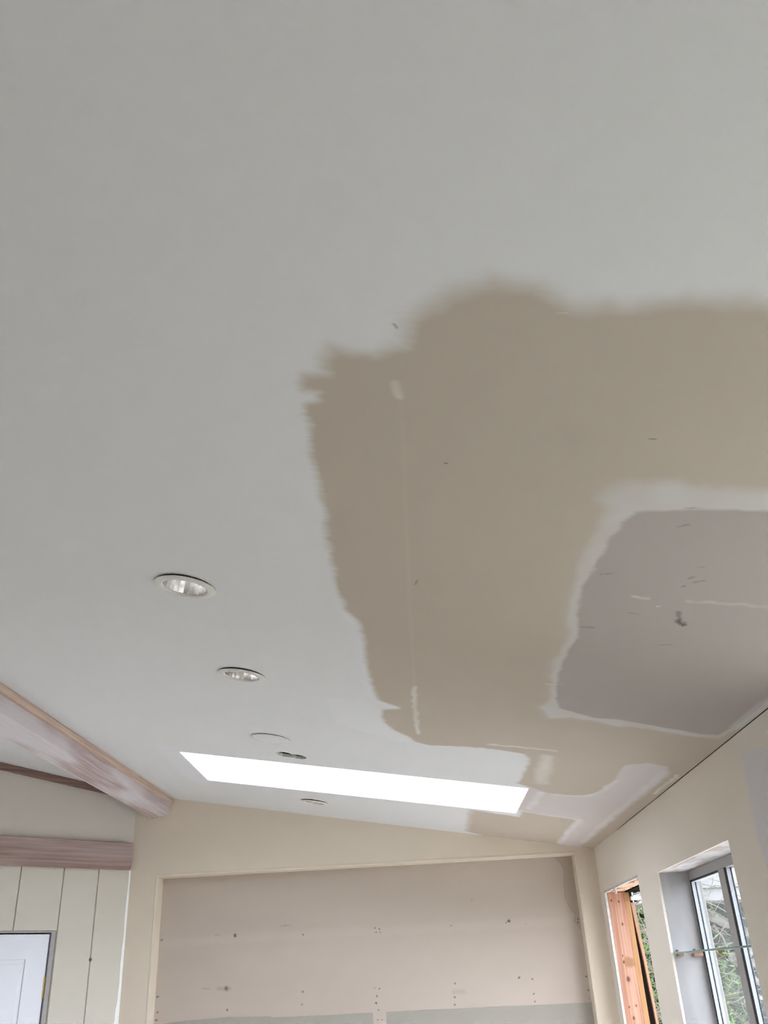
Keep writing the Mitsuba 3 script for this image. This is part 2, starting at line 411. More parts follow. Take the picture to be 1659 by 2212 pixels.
flat('stud_wood_mat', proc(stud_wood), 0.65)
flat('header_wood_mat', proc(header_wood), 0.65)
flat('sheathing_mat', proc(lambda p, n, uv: mix((0.31, 0.15, 0.06), (0.45, 0.24, 0.11), fbm(p.x * 60, p.y * 60, p.z * 5))), 0.65)
flat('outer_trim_mat', proc(lambda p, n, uv: mix((0.27, 0.15, 0.09), (0.44, 0.27, 0.17), fbm(p.x * 90, p.y * 90, p.z * 3))), 0.65)
flat('gypsum_edge_mat', proc(lambda p, n, uv: mi.Color3f(0.56, 0.545, 0.54) * (0.85 + 0.25 * noise(p.y * 60, p.x * 60, p.z * 45))))


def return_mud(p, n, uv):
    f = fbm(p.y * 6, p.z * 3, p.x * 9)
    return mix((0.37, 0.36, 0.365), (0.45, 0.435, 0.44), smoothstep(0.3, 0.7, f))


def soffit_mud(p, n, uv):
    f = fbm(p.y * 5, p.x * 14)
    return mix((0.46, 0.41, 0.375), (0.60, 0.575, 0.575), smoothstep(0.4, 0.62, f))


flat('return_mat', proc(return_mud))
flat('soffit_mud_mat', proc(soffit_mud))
scene['aluminium_mat'] = {'type': 'twosided', 'bsdf': {'type': 'principled', 'base_color': {'type': 'rgb', 'value': [0.36, 0.355, 0.35]}, 'roughness': 0.45, 'metallic': 0.3, 'specular': 0.5}}
flat('glazing_strip_mat', [0.50, 0.53, 0.57], 0.4)
flat('gasket_mat', [0.012, 0.012, 0.014], 0.6)
scene['pane_mat'] = {'type': 'thindielectric', 'int_ior': 1.5}
scene['reflector_mat'] = {'type': 'twosided', 'bsdf': {'type': 'roughconductor', 'material': 'Al', 'alpha': 0.025, 'distribution': 'ggx'}}
scene['brass_mat'] = {'type': 'twosided', 'bsdf': {'type': 'principled', 'base_color': {'type': 'rgb', 'value': [0.42, 0.30, 0.11]}, 'roughness': 0.4, 'metallic': 0.8}}
flat('glass_edge_mat', proc(lambda p, n, uv: mix((0.05, 0.17, 0.165), (0.17, 0.34, 0.32), fbm(p.y * 7, 0.0, p.z * 200))), 0.15)
flat('peg_mat', [0.30, 0.17, 0.12], 0.5)
flat('floor_mat', proc(lambda p, n, uv: mix((0.69, 0.67, 0.64), (0.77, 0.75, 0.72), fbm(p.x * 3, p.y * 3))))
flat('room_paint_mat', [0.62, 0.57, 0.48])
flat('terrace_mat', proc(lambda p, n, uv: mi.Color3f(0.68, 0.66, 0.62) * (0.9 + 0.2 * fbm(p.x * 3, p.y * 3))))
flat('ground_mat', proc(lambda p, n, uv: mix((0.18, 0.19, 0.15), (0.27, 0.26, 0.22), fbm(p.x * 2, p.y * 2))))
flat('bark_mat', proc(lambda p, n, uv: mix((0.085, 0.08, 0.07), (0.25, 0.235, 0.215), fbm(p.x * 20, p.y * 20, p.z * 20))))
flat('branch_mat', proc(lambda p, n, uv: mix((0.16, 0.15, 0.135), (0.42, 0.40, 0.37), fbm(p.x * 14, p.y * 14, p.z * 14))))
flat('vine_mat', proc(lambda p, n, uv: mix((0.09, 0.075, 0.055), (0.25, 0.225, 0.19), noise(p.x * 9, p.y * 9, p.z * 9))))
for k, c in (('leaf_mat', (0.065, 0.12, 0.04)), ('dark_leaf_mat', (0.035, 0.055, 0.03)), ('bright_leaf_mat', (0.13, 0.22, 0.06))):
    scene[k] = {'type': 'twosided', 'bsdf': {'type': 'diffuse', 'reflectance': {'type': 'rgb', 'value': list(c)}}}
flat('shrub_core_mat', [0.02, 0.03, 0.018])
flat('porch_paint_mat', [0.27, 0.27, 0.265])
flat('casing_mat', [0.38, 0.38, 0.38], 0.5)

# ------------------------------------------------------------------ ceiling, with its openings
SKYQ = Polygon([(ux(x), y) for x, y in [(-1.414, 5.102), (0.58, 5.023), (0.577, 5.87), (-1.445, 5.972)]]).buffer(-0.012).buffer(0.012)
LIGHTS = [(-0.698, 2.471), (-0.700, 3.379), (-0.775, 6.346)]
COVER = (-0.768, 4.48)
HOLE_AT = (-0.717, 4.86)
hole = unary_union([sbox(ux(-0.683), 4.845, ux(-0.752), 4.902), affinity.scale(Point(ux(-0.752), 4.846).buffer(0.046), 1.05, 1.25), affinity.scale(Point(ux(-0.683), 4.868).buffer(0.044), 1.05, 1.15)])
hv = np.array(hole.exterior.coords)
hole = Polygon(hv + 0.002 * nrg.normal(size=hv.shape)).buffer(0.001)
ceil_poly = sbox(0.0, -2.7, ux(-5.9), 7.3).difference(SKYQ).difference(hole)
ceil_poly = ceil_poly.difference(Polygon([(-0.01, 2.7), (0.0040, 2.7), (0.0034, 3.6), (0.0042, 4.3), (0.003, 5.0), (0.0042, 5.7), (0.001, 6.15), (-0.01, 6.15)]))
for x, y in LIGHTS:
    ceil_poly = ceil_poly.difference(Point(ux(x), y).buffer(0.076))
struct('ceiling', 'sloped drywall ceiling, part white primer and part old beige paint')
put('ceiling', placed(prism(ceil_poly, -0.016, 0.0), CEIL), 'ceiling_paint_mat')

struct('roof')
put('roof', placed(prism(sbox(-0.72, -2.9, ux(-6.1), 7.6).difference(SKYQ), -0.22, -0.16), CEIL), 'attic_mat')

# skylight: a painted shaft under a clear pane
sk = thing('skylight', 'long bright rectangular skylight opening in the ceiling near the back wall', 'skylight')
part(sk, 'shaft', placed(prism(SKYQ.buffer(0.016, join_style=2).difference(SKYQ), -0.24, -0.0165), CEIL), 'shaft_mat')
part(sk, 'curb', placed(prism(SKYQ.buffer(0.07, join_style=2).difference(SKYQ), -0.28, -0.241), CEIL), 'white_trim_mat')
part(sk, 'pane', placed(sheet(SKYQ.buffer(0.03, join_style=2), -0.262), CEIL), 'pane_mat')

# ------------------------------------------------------------------ back wall with its recess
NX0, NX1, NZ1 = -2.040, 1.083, 2.381
struct('wall_back', 'beige end wall with a wide unpainted recess')
zt = lambda x: zc(x) + 0.02
wall_poly = Polygon([(-2.40, 0), (NX0, 0), (NX0, NZ1), (NX1, NZ1), (NX1, 0), (1.30, 0), (1.30, zt(1.30)), (-2.40, zt(-2.40))])
put('wall_back', placed(prism(wall_poly, -NICHE, 0.0), BACK), 'beige_paint_mat')
part('wall_back', 'backing_board', placed(box(-2.45, 1.35, 0, 2.95, -NICHE - 0.03, -NICHE), BACK), 'niche_board_mat', label='unpainted tan board at the back of the recess, dotted with screw holes')
gl = [(-2.038, 1.407), (-1.975, 1.414), (-1.832, 1.427), (-1.615, 1.433), (-1.50, 1.437), (-1.332, 1.430), (-1.2, 1.428), (-1.19, 1.420), (-1.016, 1.419), (-0.8, 1.417), (-0.466, 1.419), (-0.470, 0.2), (-2.038, 0.2)]
part('wall_back', 'green_board', placed(prism(Polygon(gl), -NICHE, -NICHE + 0.002), BACK), 'greenboard_mat', label='grey green board low in the recess')
gr = [(-0.371, 1.418), (-0.1, 1.419), (0.172, 1.415), (0.45, 1.417), (0.664, 1.413), (1.081, 1.411), (1.081, 0.2), (-0.371, 0.2)]
part('wall_back', 'green_board', placed(prism(Polygon(gr), -NICHE, -NICHE + 0.002), BACK), 'greenboard_mat', label='grey green board low in the recess')


def bead(length):
    """Rounded corner bead along +x, its nose on the edge y = 0, running down into the recess."""
    a = np.linspace(0, np.pi / 2, 7)
    pr = [(-0.022, 0.0)] + [(-0.003 - 0.006 + 0.0085 * math.sin(t), -0.006 + 0.0085 * math.cos(t)) for t in a] + [(-0.0005, -0.03), (-0.004, -0.03), (-0.022, -0.006)]
    m = trimesh.creation.extrude_polygon(Polygon(pr).buffer(0), length, engine='earcut')
    return m                                            # (across, out, along)


for o, a, b, L in (((NX0, NZ1, 0), (1, 0), (0, 1), NZ1), ((NX1, NZ1, 0), (-1, 0), (0, 1), NZ1)):
    m = bead(L)
    mat = frame([o[0], 0, 0], [a[0], 0, 0], [0, 0, 1], [0, 1, 0])
    part('wall_back', 'corner_bead', placed(placed(m, mat), BACK), 'beige_paint_mat', smooth=30)
m = bead(NX1 - NX0 + 0.04)
part('wall_back', 'corner_bead', placed(placed(m, frame([NX0 - 0.02, NZ1, 0], [0, -1, 0], [0, 0, 1], [1, 0, 0])), BACK), 'beige_paint_mat', smooth=30)

# ------------------------------------------------------------------ right wall, its raw opening and its window
OY0, OY1, OZ0, OZ1 = 5.680, 6.820, 0.06, 2.092         # raw opening
VY0, VY1, VZ0, VZ1 = 3.873, 5.192, 0.60, 2.066         # window recess
FX = 0.165                                             # depth of the window frame behind the wall's face
struct('wall_right', 'beige side wall with a grey primer patch, pierced by two window openings')
rw = sbox(-2.6, 0, 7.15, ZR + 0.42)
big = [sbox(0.2, 1.0, 2.85, 2.36)]                   # the wide openings beside and behind the camera
raw = Polygon([(OY0, OZ0), (OY1, OZ0), (OY1, OZ1), (6.52, OZ1 + 0.004), (6.5, OZ1 - 0.010), (6.44, OZ1 - 0.006), (6.42, OZ1 + 0.002), (OY0, OZ1 - 0.006)])
holes = unary_union([raw, sbox(VY0, VZ0, VY1, VZ1)] + big)
put('wall_right', placed(prism(rw.difference(holes).difference(sbox(2.7, ZR - 0.0012, 6.1, ZR + 0.08)), 0.0, 0.013), RIGHT), 'right_paint_mat')
e = 0.0135
core_holes = unary_union([sbox(OY0 - 0.04, OZ0 - 0.04, OY1 + 0.04, OZ1 + 0.16), sbox(VY0 - e, VZ0 - e, VY1 + e, VZ1 + e)] + big)
part('wall_right', 'stud_core', placed(prism(rw.difference(core_holes), 0.0135, 0.15), RIGHT), 'attic_mat')
part('wall_right', 'siding', placed(prism(rw.difference(core_holes.union(sbox(OY0 - 0.04, OZ0 - 0.04, OY1 + 0.2, OZ1 + 0.16))), 0.20, 0.235), RIGHT), 'white_flat_mat')
for nm, b, mt in (('window_return', (VY1, VY1 + 0.012, VZ0, VZ1, 0.0132, FX + 0.04), 'return_mat'), ('window_return', (VY0 - 0.012, VY0, VZ0, VZ1, 0.0132, FX + 0.04), 'return_mat'),
                  ('window_head', (VY0 - 0.012, VY1 + 0.012, VZ1, VZ1 + 0.012, 0.0132, FX + 0.04), 'soffit_mud_mat'), ('window_sill', (VY0 - 0.012, VY1 + 0.012, VZ0 - 0.012, VZ0, 0.0132, FX + 0.04), 'return_mat')):
    part('wall_right', nm, placed(box(b[0], b[1], b[2], b[3], b[4], b[5]), RIGHT), mt)
# torn white gypsum edges of the raw opening
ed = []
zz = np.linspace(OZ0, OZ1, 60)
w = 0.004 + 0.003 * nrg.random(60)
ed.append(prism(Polygon([(OY1 - a, z) for a, z in zip(w * 0.5, zz)] + [(OY1 + 0.012 + a, z) for a, z in zip(w[::-1], zz[::-1])]), -0.0035, 0.0125))
yy = np.linspace(OY0, OY1 + 0.012, 40)
w = 0.003 + 0.007 * nrg.random(40)
ed.append(prism(Polygon([(y, OZ1 - 0.002) for y in yy] + [(y, OZ1 + 0.004 + a) for a, y in zip(w[::-1], yy[::-1])]), -0.0025, 0.0125))
ed.append(box(6.43, 6.46, OZ1 - 0.035, OZ1 + 0.003, -0.001, 0.012, 0.002))
part('wall_right', 'gypsum_edge', placed(cat(ed), RIGHT), 'gypsum_edge_mat', label='torn white edge of the drywall round the raw opening')

w1 = struct('window_1', 'bare wooden framing of a raw window opening next to the corner')
part(w1, 'jamb_stud', box(XR + 0.0135, 1.364, OY1, OY1 + 0.038, OZ0 - 0.04, OZ1 + 0.0, 0.002), 'stud_wood_mat', label='pinkish knotty stud with nail holes')
part(w1, 'jamb_stud', box(XR + 0.0135, 1.364, OY0 - 0.038, OY0 - 0.0, OZ0 - 0.04, OZ1, 0.002), 'stud_wood_mat')
part(w1, 'header_board', box(XR + 0.0135, XR + 0.075, OY0 - 0.04, OY1 + 0.04, OZ1 + 0.001, OZ1 + 0.155, 0.002), 'header_wood_mat')
part(w1, 'header_board', box(XR + 0.078, 1.372, OY0 - 0.04, OY1 + 0.04, OZ1 + 0.003, OZ1 + 0.155, 0.002), 'header_wood_mat')
part(w1, 'sill_board', box(XR + 0.0135, 1.372, OY0 - 0.04, OY1 + 0.04, OZ0 - 0.04, OZ0, 0.002), 'header_wood_mat')


def edge_strip(x0, x1a, x1b, y0, y1, z0, z1, wob=0.0, n=24):
    """An upright strip whose outer edge runs from x1b at the bottom to x1a at the top."""
    zs = np.linspace(z0, z1, n)
    xs = x1b + (x1a - x1b) * (zs - z0) / (z1 - z0) + wob * nrg.normal(size=n)
    m = prism(Polygon([(x0, z0), *zip(xs, zs), (x0, z1)]), 0, y1 - y0)
    return placed(m, frame([0, y1, 0], [1, 0, 0], [0, 0, 1], [0, -1, 0]))


part(w1, 'sheathing_strip', edge_strip(1.3645, 1.400, 1.402, OY1, OY1 + 0.05, OZ0 - 0.04, OZ1 + 0.05, 0.0008), 'sheathing_mat', label='orange sheathing strip behind the stud')
part(w1, 'paper_lining', edge_strip(1.4025, 1.425, 1.475, OY1 + 0.045, OY1 + 0.075, OZ0 - 0.05, OZ1 + 0.1), 'dark_mat', label='black building paper in the gap')
zs = np.array([-0.05, 1.276, 1.653, 1.87, 2.02])
xi, xo = np.array([1.50, 1.442, 1.428, 1.411, 1.403]), np.array([1.506, 1.459, 1.445, 1.435, 1.430])
part(w1, 'outer_trim', placed(prism(Polygon([*zip(xi, zs), *zip(xo[::-1], zs[::-1])]), 0, 0.03), frame([0, OY1 + 0.03, 0], [1, 0, 0], [0, 0, 1], [0, -1, 0])), 'outer_trim_mat', label='brown outer trim leaning off the wall')
part(w1, 'head_flashing', box(1.400, 1.60, OY1 - 0.06, OY1 - 0.02, 2.033, 2.058, 0.002), 'white_trim_mat', label='white flashing strip under the head')
part(w1, 'head_gap', box(1.374, 1.47, OY0 - 0.04, OY1 + 0.04, OZ1 - 0.004, OZ1 + 0.12), 'dark_mat')
part(w1, 'flashing_fold', placed(box(-0.10, 0.10, -0.02, 0.02, -0.004, 0.004, 0.001), trimesh.transformations.translation_matrix([1.50, OY1 - 0.10, 2.068]) @ trimesh.transformations.rotation_matrix(-0.12, [0, 1, 0])), 'glazing_strip_mat')

w2 = struct('window_2', 'sliding window with grey metal frame set deep in the side wall')
fx0, fx1 = XR + FX, XR + FX + 0.022
gx = fx1 + 0.001                                        # glass plane
Z_T = 2.018
part(w2, 'head_frame', box(fx0, fx0 + 0.05, VY0, VY1, Z_T, VZ1, 0.002), 'aluminium_mat')
part(w2, 'sill_frame', box(fx0, fx0 + 0.05, VY0, VY1, VZ0, VZ0 + 0.05, 0.002), 'aluminium_mat')
part(w2, 'jamb_frame', box(fx0, fx0 + 0.05, VY1 - 0.012, VY1, VZ0 + 0.05, Z_T, 0.001), 'aluminium_mat')
part(w2, 'jamb_frame', box(fx0, fx0 + 0.05, VY0, VY0 + 0.03, VZ0 + 0.05, Z_T, 0.002), 'aluminium_mat')
part(w2, 'meeting_stile', box(fx0 - 0.004, fx1 + 0.004, 4.545, 4.635, VZ0 + 0.05, Z_T, 0.002), 'aluminium_mat')
part(w2, 'gasket', box(fx0 + 0.0005, fx0 + 0.004, VY1 - 0.026, VY1 - 0.012, VZ0 + 0.05, Z_T), 'gasket_mat')
part(w2, 'gasket', box(fx0 + 0.0005, fx0 + 0.004, 4.528, 4.545, VZ0 + 0.05, Z_T), 'gasket_mat')
part(w2, 'gasket', box(fx0 + 0.0005, fx0 + 0.004, 4.635, VY1 - 0.026, Z_T - 0.007, Z_T), 'gasket_mat')
part(w2, 'glazing_strip', box(fx0 + 0.0045, fx1, VY1 - 0.026, VY1 - 0.0125, VZ0 + 0.05, Z_T), 'glazing_strip_mat')
part(w2, 'glazing_strip', box(fx0 + 0.0045, fx1, 4.526, 4.5445, VZ0 + 0.05, Z_T), 'glazing_strip_mat')
part(w2, 'glazing_strip', box(fx0 + 0.0045, fx1, 4.636, VY1 - 0.027, Z_T - 0.010, Z_T - 0.0005), 'glazing_strip_mat')
part(w2, 'glass_bead', box(gx + 0.004, gx + 0.006, VY1 - 0.030, VY1 - 0.0125, VZ0 + 0.05, Z_T), 'gasket_mat')
part(w2, 'glass_bead', box(gx + 0.004, gx + 0.006, 4.522, 4.5445, VZ0 + 0.05, Z_T), 'gasket_mat')
for a, b in ((4.636, VY1 - 0.013), (VY0 + 0.031, 4.544)):
    part(w2, 'pane', placed(sheet(sbox(a, VZ0 + 0.05, b, Z_T), gx - XR + 0.001), RIGHT), 'pane_mat')
part(w2, 'outer_casing', box(gx + 0.0065, gx + 0.035, VY1 - 0.026, VY1 + 0.02, VZ0, VZ1 + 0.05), 'casing_mat')
part(w2, 'outer_casing', box(gx + 0.0065, gx + 0.035, VY0 - 0.02, VY1 + 0.02, Z_T - 0.004, VZ1 + 0.06), 'casing_mat')
part(w2, 'latch', box(1.445, 1.47, 4.36, 4.43, 1.93, 1.99, 0.004), 'aluminium_mat')

# glass shelf across the window recess
gs = thing('glass_shelf', 'thin glass shelf with a teal edge spanning the window recess', 'shelf')
part(gs, 'glass_sheet', box(1.2535, 1.388, VY0 + 0.001, VY1 - 0.001, 1.672, 1.678), 'pane_mat')
part(gs, 'polished_edge', box(1.2475, 1.2533, VY0 + 0.001, VY1 - 0.001, 1.671, 1.679, 0.001), 'glass_edge_mat', label='teal polished front edge')
for nm, x, lb in ((0, 1.278, 'small brown peg under the front corner of the glass shelf'), (1, 1.366, 'brown peg under the rear corner of the glass shelf, beside the window frame')):
    q = thing('shelf_peg', lb, 'shelf peg')
    w = 0.016 if nm == 0 else 0.024
    part(q, 'pad', box(x - w, x + w, VY1 - 0.030, VY1 - 0.0005, 1.660 - 0.006 * nm, 1.6715, 0.003), 'peg_mat')
    part(q, 'pin', placed(trimesh.creation.cylinder(radius=0.004, height=0.012, sections=16), trimesh.transformations.translation_matrix([x - 0.01, VY1 - 0.008, 1.686]) @ trimesh.transformations.rotation_matrix(math.pi / 2, [1, 0, 0])), 'knot_plug_mat', smooth=40)

# ------------------------------------------------------------------ slanted plank wall with door, at the left
S_DOOR0, S_DOOR1, Z_DOOR = 0.530, 1.400, 2.029
Z_PL = 2.438
S_OP0, S_OP1, Z_OP = 1.95, 2.83, 2.10      # open terrace doors further along, outside the picture
struct('wall_left', 'slanted wall of painted vertical planks with a cream upper panel')
wz = 3.6
sect = Polygon([(-0.25, 0), (S_DOOR0, 0), (S_DOOR0, Z_DOOR), (S_DOOR1, Z_DOOR), (S_DOOR1, 0), (4.7, 0), (4.7, wz), (-0.25, wz)]).difference(sbox(S_OP0, 0.02, S_OP1, Z_OP))
put('wall_left', placed(prism(sect, -0.14, -0.0185), W45), 'plank_paint_mat')
put('wall_left__backing', placed(prism(sbox(-0.25, 0, 4.7, wz).difference(sbox(S_OP0, 0.02, S_OP1, Z_OP)), -0.24, -0.19), W45), 'dark_mat')
edges = [0.0, 0.2535, 0.519, 0.829, 1.09, 1.3985, 1.68, 1.95, 2.25, 2.53, 2.80, 3.1, 3.4, 3.68, 3.97, 4.27, 4.6]
for a, b in zip(edges[:-1], edges[1:]):
    z0 = Z_DOOR + 0.001 if b > S_DOOR0 + 0.02 and a < S_DOOR1 - 0.02 else 0.0
    if a > S_OP0 - 0.1 and b < S_OP1 + 0.1:
        z0 = Z_OP
    g = 0.0032
    pr = Polygon([(a + 0.0008, -0.018), (a + 0.0008, -0.009), (a + g + 0.002, -0.0), (b - g - 0.002, 0.0), (b - 0.0008, -0.009), (b - 0.0008, -0.018)])
    m = trimesh.creation.extrude_polygon(pr, Z_PL + 0.01 - z0, engine='earcut')
    m.apply_transform(frame([0, z0, 0], [1, 0, 0], [0, 0, 1], [0, 1, 0]))
    part('wall_left', 'plank', placed(m, W45), 'plank_paint_mat')
up = Polygon([(-0.12, 2.60), (4.7, 2.60), (4.7, zc(W0[0] - 4.7 * S2) + 0.03), (-0.12, zc(W0[0] + 0.12 * S2) + 0.03)])
part('wall_left', 'upper_panel', placed(prism(up, -0.018, -0.001), W45), 'cream_mat', label='smooth cream panel above the beam')
k = trimesh.creation.icosphere(subdivisions=2, radius=0.012)
k.apply_scale([1, 1, 0.35])
part('wall_left', 'plug', placed(placed(k, trimesh.transformations.translation_matrix([0.2535, 1.842, -0.001])), W45), 'knot_plug_mat', smooth=True, label='small dark plug on a plank joint')
# dark crown strip where this wall meets the ceiling
struct('trim_1')
cs = Polygon([(-0.05, 0), (4.6, 0), (4.6, 0.052), (-0.05, 0.052)])
m = prism(cs, 0.0, 0.022)
sl = SL * S2
m.vertices[:, 1] += zc(W0[0]) - 0.053 + sl * m.vertices[:, 0]
put('trim_1', placed(m, W45), 'dark_trim_wood_mat')
# ragged white bead of caulk in the corner
struct('trim_2')
zz = np.linspace(0.0, Z_PL - 0.003, 70)
wd = 0.009 + 0.012 * np.clip((2.45 - zz) / 1.1, 0, 1) + 0.006 * meshkit.noise(np.stack([zz * 6, zz * 0, zz * 0], 1)) + 0.0025 * nrg.random(70) + 0.006 * (zz < 1.52)
m = prism(Polygon([(0.0, z) for z in zz] + [(a, z) for a, z in zip(wd[::-1], zz[::-1])]), -0.009, 0.003)
put('trim_2', placed(m, W45), 'white_trim_mat')

wb = thing('wall_beam', 'horizontal pinkish brown wooden beam across the plank wall above the door', 'beam')
part(wb, 'board', placed(box(0.022, 4.55, 2.4365, 2.628, 0.0, 0.045, 0.004), W45), 'wall_beam_wood_mat')

d1 = struct('door_1', 'white panel door in the slanted plank wall')
jm = [box(S_DOOR0, S_DOOR0 + 0.024, 0, Z_DOOR, -0.13, -0.006, 0.001), box(S_DOOR1 - 0.024, S_DOOR1, 0, Z_DOOR, -0.13, -0.006, 0.001), box(S_DOOR0 + 0.024, S_DOOR1 - 0.024, Z_DOOR - 0.012, Z_DOOR, -0.13, -0.006, 0.001)]
for j in jm:
    part(d1, 'jamb', placed(j, W45), 'door_jamb_mat')
L0, L1, LZ = 0.561, 1.372, 2.008
lf = sbox(L0, 0.005, L1, LZ)
pw = [sbox(a, b, c, d) for a, c in ((0.707, 0.905), (1.028, 1.226)) for b, d in ((0.25, 0.85), (0.98, 1.855))]
slab = prism(lf, -0.062, -0.033)
face = prism(lf.difference(unary_union(pw)), -0.033, -0.022)
part(d1, 'leaf', placed(cat([slab, face]), W45), 'door_white_mat')
for q in pw:
    a, b, c, d = q.bounds
    v = np.array([[a, b, 0], [c, b, 0], [c, d, 0], [a, d, 0], [a + .034, b + .034, .009], [c - .034, b + .034, .009], [c - .034, d - .034, .009], [a + .034, d - .034, .009]], float)
    m = trimesh.Trimesh(v).convex_hull
    m.apply_translation([0, 0, -0.033])
    part(d1, 'raised_panel', placed(m, W45), 'door_white_mat')
for z0 in (1.616, 0.95, 0.25):
    h = part(d1, 'hinge', placed(cat([box(0.536, 0.566, z0, z0 + 0.13, -0.024, -0.0195, 0.001)] + [placed(trimesh.creation.cylinder(radius=0.0075, height=0.024, sections=16), trimesh.transformations.translation_matrix([0.549, z0 + 0.013 + 0.026 * i, -0.016]) @ trimesh.transformations.rotation_matrix(math.pi / 2, [1, 0, 0])) for i in range(5)]), W45), 'brass_mat', smooth=30, label='brass hinge')

# ------------------------------------------------------------------ ceiling beam
cb = thing('ceiling_beam', 'whitewashed wooden beam with tan trim running along the ceiling at the left', 'beam')
pr = Polygon([(-2.117, 2.803), (-1.986, 2.8255), (-1.984, 2.829), (-1.984, 2.94), (-2.1175, 2.96), (-2.1175, 2.806)])
part(cb, 'beam_timber', placed(prism(pr, 0, 9.496), frame([0, 6.996, 0], [1, 0, 0], [0, 0, 1], [0, -1, 0])), 'beam_wood_mat')
for x0, x1 in ((-1.9835, -1.960), (-2.141, -2.118)):
    pr = Polygon([(x0, 2.908), (x1, 2.908), (x1, zc(x1) - 0.001), (x0, zc(x0) - 0.001)])
    part(cb, 'trim_strip', placed(prism(pr, 0, 9.49), frame([0, 6.992, 0], [1, 0, 0], [0, 0, 1], [0, -1, 0])), 'trim_wood_mat', label='tan trim strip against the ceiling')

# ------------------------------------------------------------------ fittings in the ceiling
def on_ceiling(x, y, tilt=0.0, drop=0.0):
    """Frame with its axis (local z) pointing up through the ceiling."""
    r = np.diag([1.0, -1.0, -1.0, 1.0])
    return CEIL @ trimesh.transformations.translation_matrix([ux(x), y, drop]) @ trimesh.transformations.rotation_matrix(tilt, [1, 0, 0]) @ r


ring_mesh = lathe([(0.0685, 0.012), (0.0685, 0.0), (0.0705, -0.0035), (0.075, -0.0052), (0.083, -0.0045), (0.091, -0.0022), (0.0955, 0.0005), (0.0955, 0.0025), (0.080, 0.004), (0.0735, 0.010), (0.0735, 0.012), (0.0685, 0.012)], 64)
refl = [(0.0682, 0.002)] + [(0.0682 - 0.022 * t ** 1.6, 0.002 + 0.105 * t) for t in np.linspace(0.08, 1, 12)] + [(0.0, 0.109)]
refl_mesh = lathe(refl, 26)
for (x, y), lb in zip(LIGHTS, ('largest and nearest recessed ceiling light with chrome reflector', 'middle recessed ceiling light, before the skylight', 'smallest recessed ceiling light, between the skylight and the back wall')):
    t = thing('downlight', lb, 'recessed light', 'recessed lights in the ceiling')
    M = on_ceiling(x, y, -0.042, 0.0045)
    part(t, 'trim_ring', placed(ring_mesh, M), 'ring_mat', smooth=40)
    part(t, 'gasket', placed(lathe([(0.086, 0.0036), (0.0915, 0.0016), (0.0915, 0.0085), (0.086, 0.0085), (0.086, 0.0036)], 48), M), 'gasket_mat')
    part(t, 'reflector', placed(refl_mesh, M), 'reflector_mat', smooth=12, label='shiny metal reflector')
cp = thing('cover_plate', 'round white blank plate on the ceiling just before the skylight', 'cover plate')
part(cp, 'disc', placed(lathe([(0, 0.0005), (0.101, 0.0005), (0.1025, -0.001), (0.1005, -0.0035), (0.096, -0.0048), (0, -0.006)], 72), on_ceiling(*COVER, -0.018, 0.0016)), 'cover_mat', smooth=40)
jb = thing('junction_box', 'dark wiring box showing through a ragged hole beside the skylight', 'electrical box')
part(jb, 'shell', placed(prism(Point(0, 0).buffer(0.105, quad_segs=2).difference(Point(0, 0).buffer(0.103, quad_segs=2)), 0.02, 0.10), on_ceiling(*HOLE_AT)), 'metal_box_mat')
part(jb, 'base', placed(prism(Point(0, 0).buffer(0.105, quad_segs=2), 0.10, 0.104), on_ceiling(*HOLE_AT)), 'metal_box_mat')
cr = []
for i in range(14):
    a, c0 = rng.uniform(0, 6.28), np.array([rng.uniform(0.0, 0.06) - 0.06, rng.uniform(-0.03, 0.03), 0.06])
    pts = [c0 + np.array([0.02 * math.cos(a + q), 0.02 * math.sin(a + q * 1.3), 0.012 * math.sin(q * 2)]) for q in np.linspace(0, 2.5, 7)]
    cr.append(tube(pts, 0.003, 5))
part(jb, 'wire', placed(cat(cr), on_ceiling(*HOLE_AT)), 'insulation_mat', kind='stuff', label='pale crumpled wires')

# ------------------------------------------------------------------ the rest of the room (behind and beside the camera)
struct('floor')
put('floor', box(-6.1, 1.47, -2.9, 7.3, -0.05, 0.0), 'floor_mat')
struct('wall_front')
fw = sbox(-6.1, 0, 1.5, 3.9).difference(unary_union([sbox(-0.9, 1.1, 0.3, 2.1)]))
put('wall_front', placed(prism(fw, 0, 0.15), frame([0, -2.5, 0], [1, 0, 0], [0, 0, 1], [0, -1, 0])), 'room_paint_mat')
struct('wall_side')
put('wall_side', placed(prism(sbox(-2.7, 0, 4.1, 3.9), 0, 0.12), frame([-5.5, 0, 0], [0, 1, 0], [0, 0, 1], [1, 0, 0])), 'room_paint_mat')

# ------------------------------------------------------------------ outside
struct('terrace')
put('terrace', box(1.5, 7.0, 3.0, 8.6, -0.30, -0.22, 0.01), 'terrace_mat')
struct('ground')
put('ground', box(-30, 40, -30, 45, -0.45, -0.30), 'ground_mat')

po = thing('porch_roof', 'white painted porch fascia outside behind the sliding window', 'porch')
part(po, 'fascia_board', box(2.2, 6.0, 9.0, 9.03, 2.122, 2.226, 0.003), 'porch_paint_mat')
part(po, 'fascia_board', box(2.2, 6.0, 8.97, 9.0, 2.230, 2.62, 0.003), 'porch_paint_mat')
part(po, 'soffit_board', box(2.2, 6.0, 9.03, 11.0, 2.20, 2.226), 'porch_paint_mat')
for x in (2.05, 6.05):
    part(po, 'post', box(x, x + 0.10, 9.0, 9.10, -0.3, 2.5, 0.004), 'porch_paint_mat')


